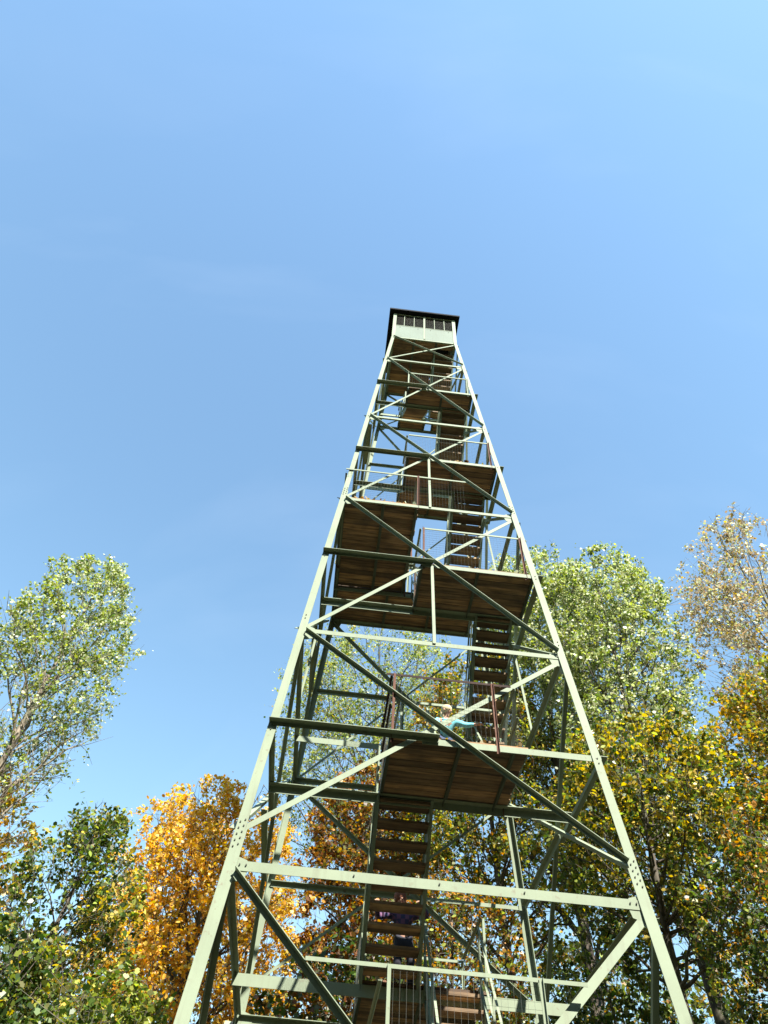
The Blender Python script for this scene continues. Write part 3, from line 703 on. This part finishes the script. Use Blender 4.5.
# ------------------------------------------------------------------ people on the stairs
def cloth(name, col, pat=None):
    m, nt, b = new_mat(name); n = noise(nt, 30, 3)
    c = mixc(nt, n.outputs[0], tuple(x * 0.85 for x in col), col)
    if pat:
        tc = nt.nodes.new('ShaderNodeTexCoord'); ck = nt.nodes.new('ShaderNodeTexChecker'); ck.inputs['Scale'].default_value = 16
        nt.links.new(tc.outputs['Object'], ck.inputs['Vector']); c = mixc(nt, ck.outputs['Fac'], c, pat)
    nt.links.new(c, b.inputs['Base Color']); b.inputs['Roughness'].default_value = 0.85; return m
SKIN = cloth('skin', (0.52, 0.30, 0.21))

def skinned(name, nodes, edges, mat, parent, sub=2):
    """nodes: {key: ((x,y,z), radius)}; one continuous surface grown over the joints"""
    keys = list(nodes); me = bpy.data.meshes.new(name)
    me.from_pydata([nodes[k][0] for k in keys], [(keys.index(a), keys.index(b2)) for a, b2 in edges], [])
    o = bpy.data.objects.new(name, me); COL.objects.link(o)
    sk = o.modifiers.new('skin', 'SKIN'); sk.use_smooth_shade = True; sk.branch_smoothing = 0.4
    for i, k in enumerate(keys):
        r = nodes[k][1]; v = me.skin_vertices[0].data[i]; v.radius = (r, r) if not isinstance(r, tuple) else r; v.use_root = (i == 0)
    sb = o.modifiers.new('sub', 'SUBSURF'); sb.levels = sub; sb.render_levels = sub
    dg = bpy.context.evaluated_depsgraph_get(); me2 = bpy.data.meshes.new_from_object(o.evaluated_get(dg))
    o.modifiers.clear(); o.data = me2; me2.name = name; me2.materials.clear(); me2.materials.append(mat)
    bpy.data.meshes.remove(me); o.parent = parent
    return o

def blob(name, parts, mat, parent):
    bm = bmesh.new()
    for c, r in parts:
        r = r if isinstance(r, tuple) else (r, r, r)
        bmesh.ops.create_icosphere(bm, subdivisions=3, radius=1, matrix=Matrix.Translation(c) @ Matrix.Diagonal((*r, 1)))
    for f_ in bm.faces: f_.smooth = True
    me = bpy.data.meshes.new(name); bm.to_mesh(me); bm.free(); me.materials.append(mat)
    o = bpy.data.objects.new(name, me); COL.objects.link(o); o.parent = parent; return o

def person(label, base, J, k, mats, hair_long):
    """J: joint positions in metres relative to the base; k: size factor for the limb radii"""
    root = empty('person', base); tag(root, label, 'person')
    V3 = lambda p: Vector(p)
    zk = J.pop('zk', 1.0); J = {a: (v[0], v[1], v[2] * zk if a[:2] != 'an' else v[2]) for a, v in J.items()}
    N = {'pelvis': (J['pelvis'], 0.105 * k), 'waist': ((V3(J['pelvis']) + V3(J['chest'])) / 2, 0.098 * k), 'chest': (J['chest'], 0.1 * k), 'neck': (J['neck'], 0.045 * k),
         'jaw': (V3(J['head']) * 0.72 + V3(J['neck']) * 0.28, 0.062 * k), 'head': (J['head'], 0.088 * k), 'crown': (V3(J['head']) + (V3(J['head']) - V3(J['neck'])).normalized() * 0.075 * k, 0.062 * k)}
    E = [('pelvis', 'waist'), ('waist', 'chest'), ('chest', 'neck'), ('neck', 'jaw'), ('jaw', 'head'), ('head', 'crown')]
    for s_ in 'lr':
        for a, r in (('sh', 0.05), ('el', 0.038), ('wr', 0.026), ('hip', 0.078), ('kn', 0.052), ('an', 0.035)): N[a + s_] = (J[a + s_], r * k)
        wr, el = V3(J['wr' + s_]), V3(J['el' + s_]); d = (wr - el).normalized(); N['palm' + s_] = (wr + d * 0.055 * k, 0.03 * k)
        E += [('chest', 'sh' + s_), ('sh' + s_, 'el' + s_), ('el' + s_, 'wr' + s_), ('wr' + s_, 'palm' + s_), ('pelvis', 'hip' + s_), ('hip' + s_, 'kn' + s_), ('kn' + s_, 'an' + s_)]
        sd_ = d.cross(Vector((0, 0, 1))).normalized(); dn_ = Vector((0, 0, -1))
        for q in range(4):
            b0 = wr + d * 0.085 * k + sd_ * (q - 1.5) * 0.019 * k; b1 = b0 + d * (0.032 + 0.006 * (q in (1, 2))) * k + dn_ * 0.01 * k; b2 = b1 + dn_ * 0.03 * k + d * 0.006 * k
            N['f%d%s' % (q, s_)] = (b0, 0.0095 * k); N['g%d%s' % (q, s_)] = (b1, 0.0085 * k); N['h%d%s' % (q, s_)] = (b2, 0.0075 * k)
            E += [('palm' + s_, 'f%d%s' % (q, s_)), ('f%d%s' % (q, s_), 'g%d%s' % (q, s_)), ('g%d%s' % (q, s_), 'h%d%s' % (q, s_))]
        sg = 1 if s_ == 'l' else -1
        t0 = wr + d * 0.03 * k + sd_ * sg * 0.035 * k; N['t' + s_] = (t0, 0.011 * k); N['u' + s_] = (t0 + d * 0.03 * k + dn_ * 0.018 * k, 0.009 * k)
        E += [('palm' + s_, 't' + s_), ('t' + s_, 'u' + s_)]
    body = skinned('body', N, E, SKIN, root, 1)
    # face: nose, ears, eyes, mouth turned towards J['look']
    h = V3(J['head']); lk = V3(J['look']).normalized(); upv = (h - V3(J['neck'])).normalized(); lk = (lk - upv * lk.dot(upv)).normalized(); sdv = lk.cross(upv)
    blob('face', [(h + lk * 0.095 * k - upv * 0.005 * k, 0.016 * k), (h + sdv * 0.088 * k, 0.022 * k), (h - sdv * 0.088 * k, 0.022 * k)], SKIN, root)
    blob('eyes', [(h + lk * 0.083 * k + upv * 0.018 * k + sdv * 0.032 * k, 0.011 * k), (h + lk * 0.083 * k + upv * 0.018 * k - sdv * 0.032 * k, 0.011 * k)], mats['dark'], root)
    blob('mouth', [(h + lk * 0.082 * k - upv * 0.045 * k, (0.024 * k, 0.012 * k, 0.006 * k))], mats['lip'], root)
    hp = [(h - lk * 0.022 * k + upv * 0.035 * k, (0.102 * k, 0.102 * k, 0.095 * k))]
    if hair_long: hp += [(h - lk * 0.06 * k - upv * 0.06 * k + sdv * q * 0.045 * k, (0.055 * k, 0.05 * k, 0.1 * k)) for q in (-1, 0, 1)]
    blob('hair', hp, mats['hair'], root)
    g = lambda a, f_: (N[a][0], N[a][1] * f_)
    top = {'pelvis': g('pelvis', 1.14), 'waist': g('waist', 1.15), 'chest': g('chest', 1.4), 'collar': (V3(J['chest']).lerp(V3(J['neck']), 0.62), 0.075 * k)}
    et = [('pelvis', 'waist'), ('waist', 'chest'), ('chest', 'collar')]
    for s_ in 'lr':
        top['sh' + s_] = g('sh' + s_, 1.45); top['el' + s_] = g('el' + s_, 1.4); cuff = V3(J['el' + s_]).lerp(V3(J['wr' + s_]), 0.86 if mats.get('long', True) else 0.2)
        top['cu' + s_] = (cuff, 0.037 * k); et += [('chest', 'sh' + s_), ('sh' + s_, 'el' + s_), ('el' + s_, 'cu' + s_)]
    skinned('shirt', top, et, mats['shirt'], root)
    tr = {'pelvis': (V3(J['pelvis']) - Vector((0, 0, 0.02)), 0.118 * k)}; e2 = []
    for s_ in 'lr':
        for a, f_ in (('hip', 1.15), ('kn', 1.25), ('an', 1.6)): tr[a + s_] = g(a + s_, f_)
        e2 += [('pelvis', 'hip' + s_), ('hip' + s_, 'kn' + s_), ('kn' + s_, 'an' + s_)]
    skinned('trousers', tr, e2, mats['trousers'], root)
    for s_ in 'lr':
        a = V3(J['an' + s_]); blob('shoe', [(a + V3(J['toe']) * 0.06 * k + Vector((0, 0, -0.045 * k)), (0.045 * k, 0.115 * k, 0.042 * k))], mats['shoe'], root)
    return root
DK = cloth('dark_detail', (0.03, 0.02, 0.02)); LIP = cloth('lips', (0.35, 0.13, 0.11))
zd = L1 + 0.083
person('person with reddish hair and dark blue patterned shirt behind the lower stair flight', (0.0, 1.0, zd),
       {'zk': 0.91, 'pelvis': (0.0, 0.06, 0.76), 'chest': (-0.03, 0.0, 1.07), 'neck': (-0.05, -0.02, 1.22), 'head': (-0.07, -0.05, 1.35), 'look': (0.1, -1, -0.15), 'toe': (0, -1, 0),
        'shl': (-0.21, 0.0, 1.14), 'ell': (-0.41, -0.07, 1.03), 'wrl': (-0.44, -0.27, 1.12), 'shr': (0.13, 0.0, 1.15), 'elr': (0.35, -0.05, 1.12), 'wrr': (0.22, -0.26, 1.18),
        'hipl': (-0.08, 0.06, 0.72), 'knl': (-0.09, -0.02, 0.41), 'anl': (-0.08, 0.05, 0.088), 'hipr': (0.08, 0.06, 0.72), 'knr': (0.1, -0.05, 0.42), 'anr': (0.11, 0.03, 0.088)}, 0.95,
       {'shirt': cloth('patterned_shirt', (0.03, 0.03, 0.09), (0.14, 0.06, 0.12)), 'trousers': cloth('dark_trousers', (0.018, 0.018, 0.028)), 'hair': cloth('reddish_hair', (0.20, 0.07, 0.035)),
        'shoe': cloth('dark_shoe', (0.05, 0.05, 0.055)), 'dark': DK, 'lip': LIP}, True)
zd = m1 + 0.083
person('child with light blond hair in a light blue top bending forward on the middle landing', (0.26, -1.62, zd - 0.0),
       {'pelvis': (0.0, 0.12, 0.50), 'chest': (0.0, -0.03, 0.69), 'neck': (-0.01, -0.07, 0.79), 'head': (0.0, -0.10, 0.875), 'look': (0.7, -0.8, -0.35), 'zk': 0.94, 'toe': (0.2, -1, 0),
        'shl': (-0.14, -0.04, 0.735), 'ell': (-0.21, -0.14, 0.57), 'wrl': (-0.12, -0.27, 0.49), 'shr': (0.13, -0.04, 0.74), 'elr': (0.28, -0.08, 0.66), 'wrr': (0.41, -0.17, 0.63),
        'hipl': (-0.06, 0.12, 0.47), 'knl': (-0.09, -0.02, 0.27), 'anl': (-0.07, 0.06, 0.075), 'hipr': (0.06, 0.12, 0.47), 'knr': (0.09, -0.02, 0.27), 'anr': (0.08, 0.06, 0.075)}, 0.78,
       {'shirt': cloth('light_blue_top', (0.2, 0.62, 0.72)), 'trousers': cloth('blue_trousers', (0.05, 0.07, 0.14)), 'hair': cloth('blond_hair', (0.62, 0.5, 0.3)),
        'shoe': cloth('pale_shoe', (0.5, 0.5, 0.5)), 'dark': DK, 'lip': LIP, 'long': True}, True)
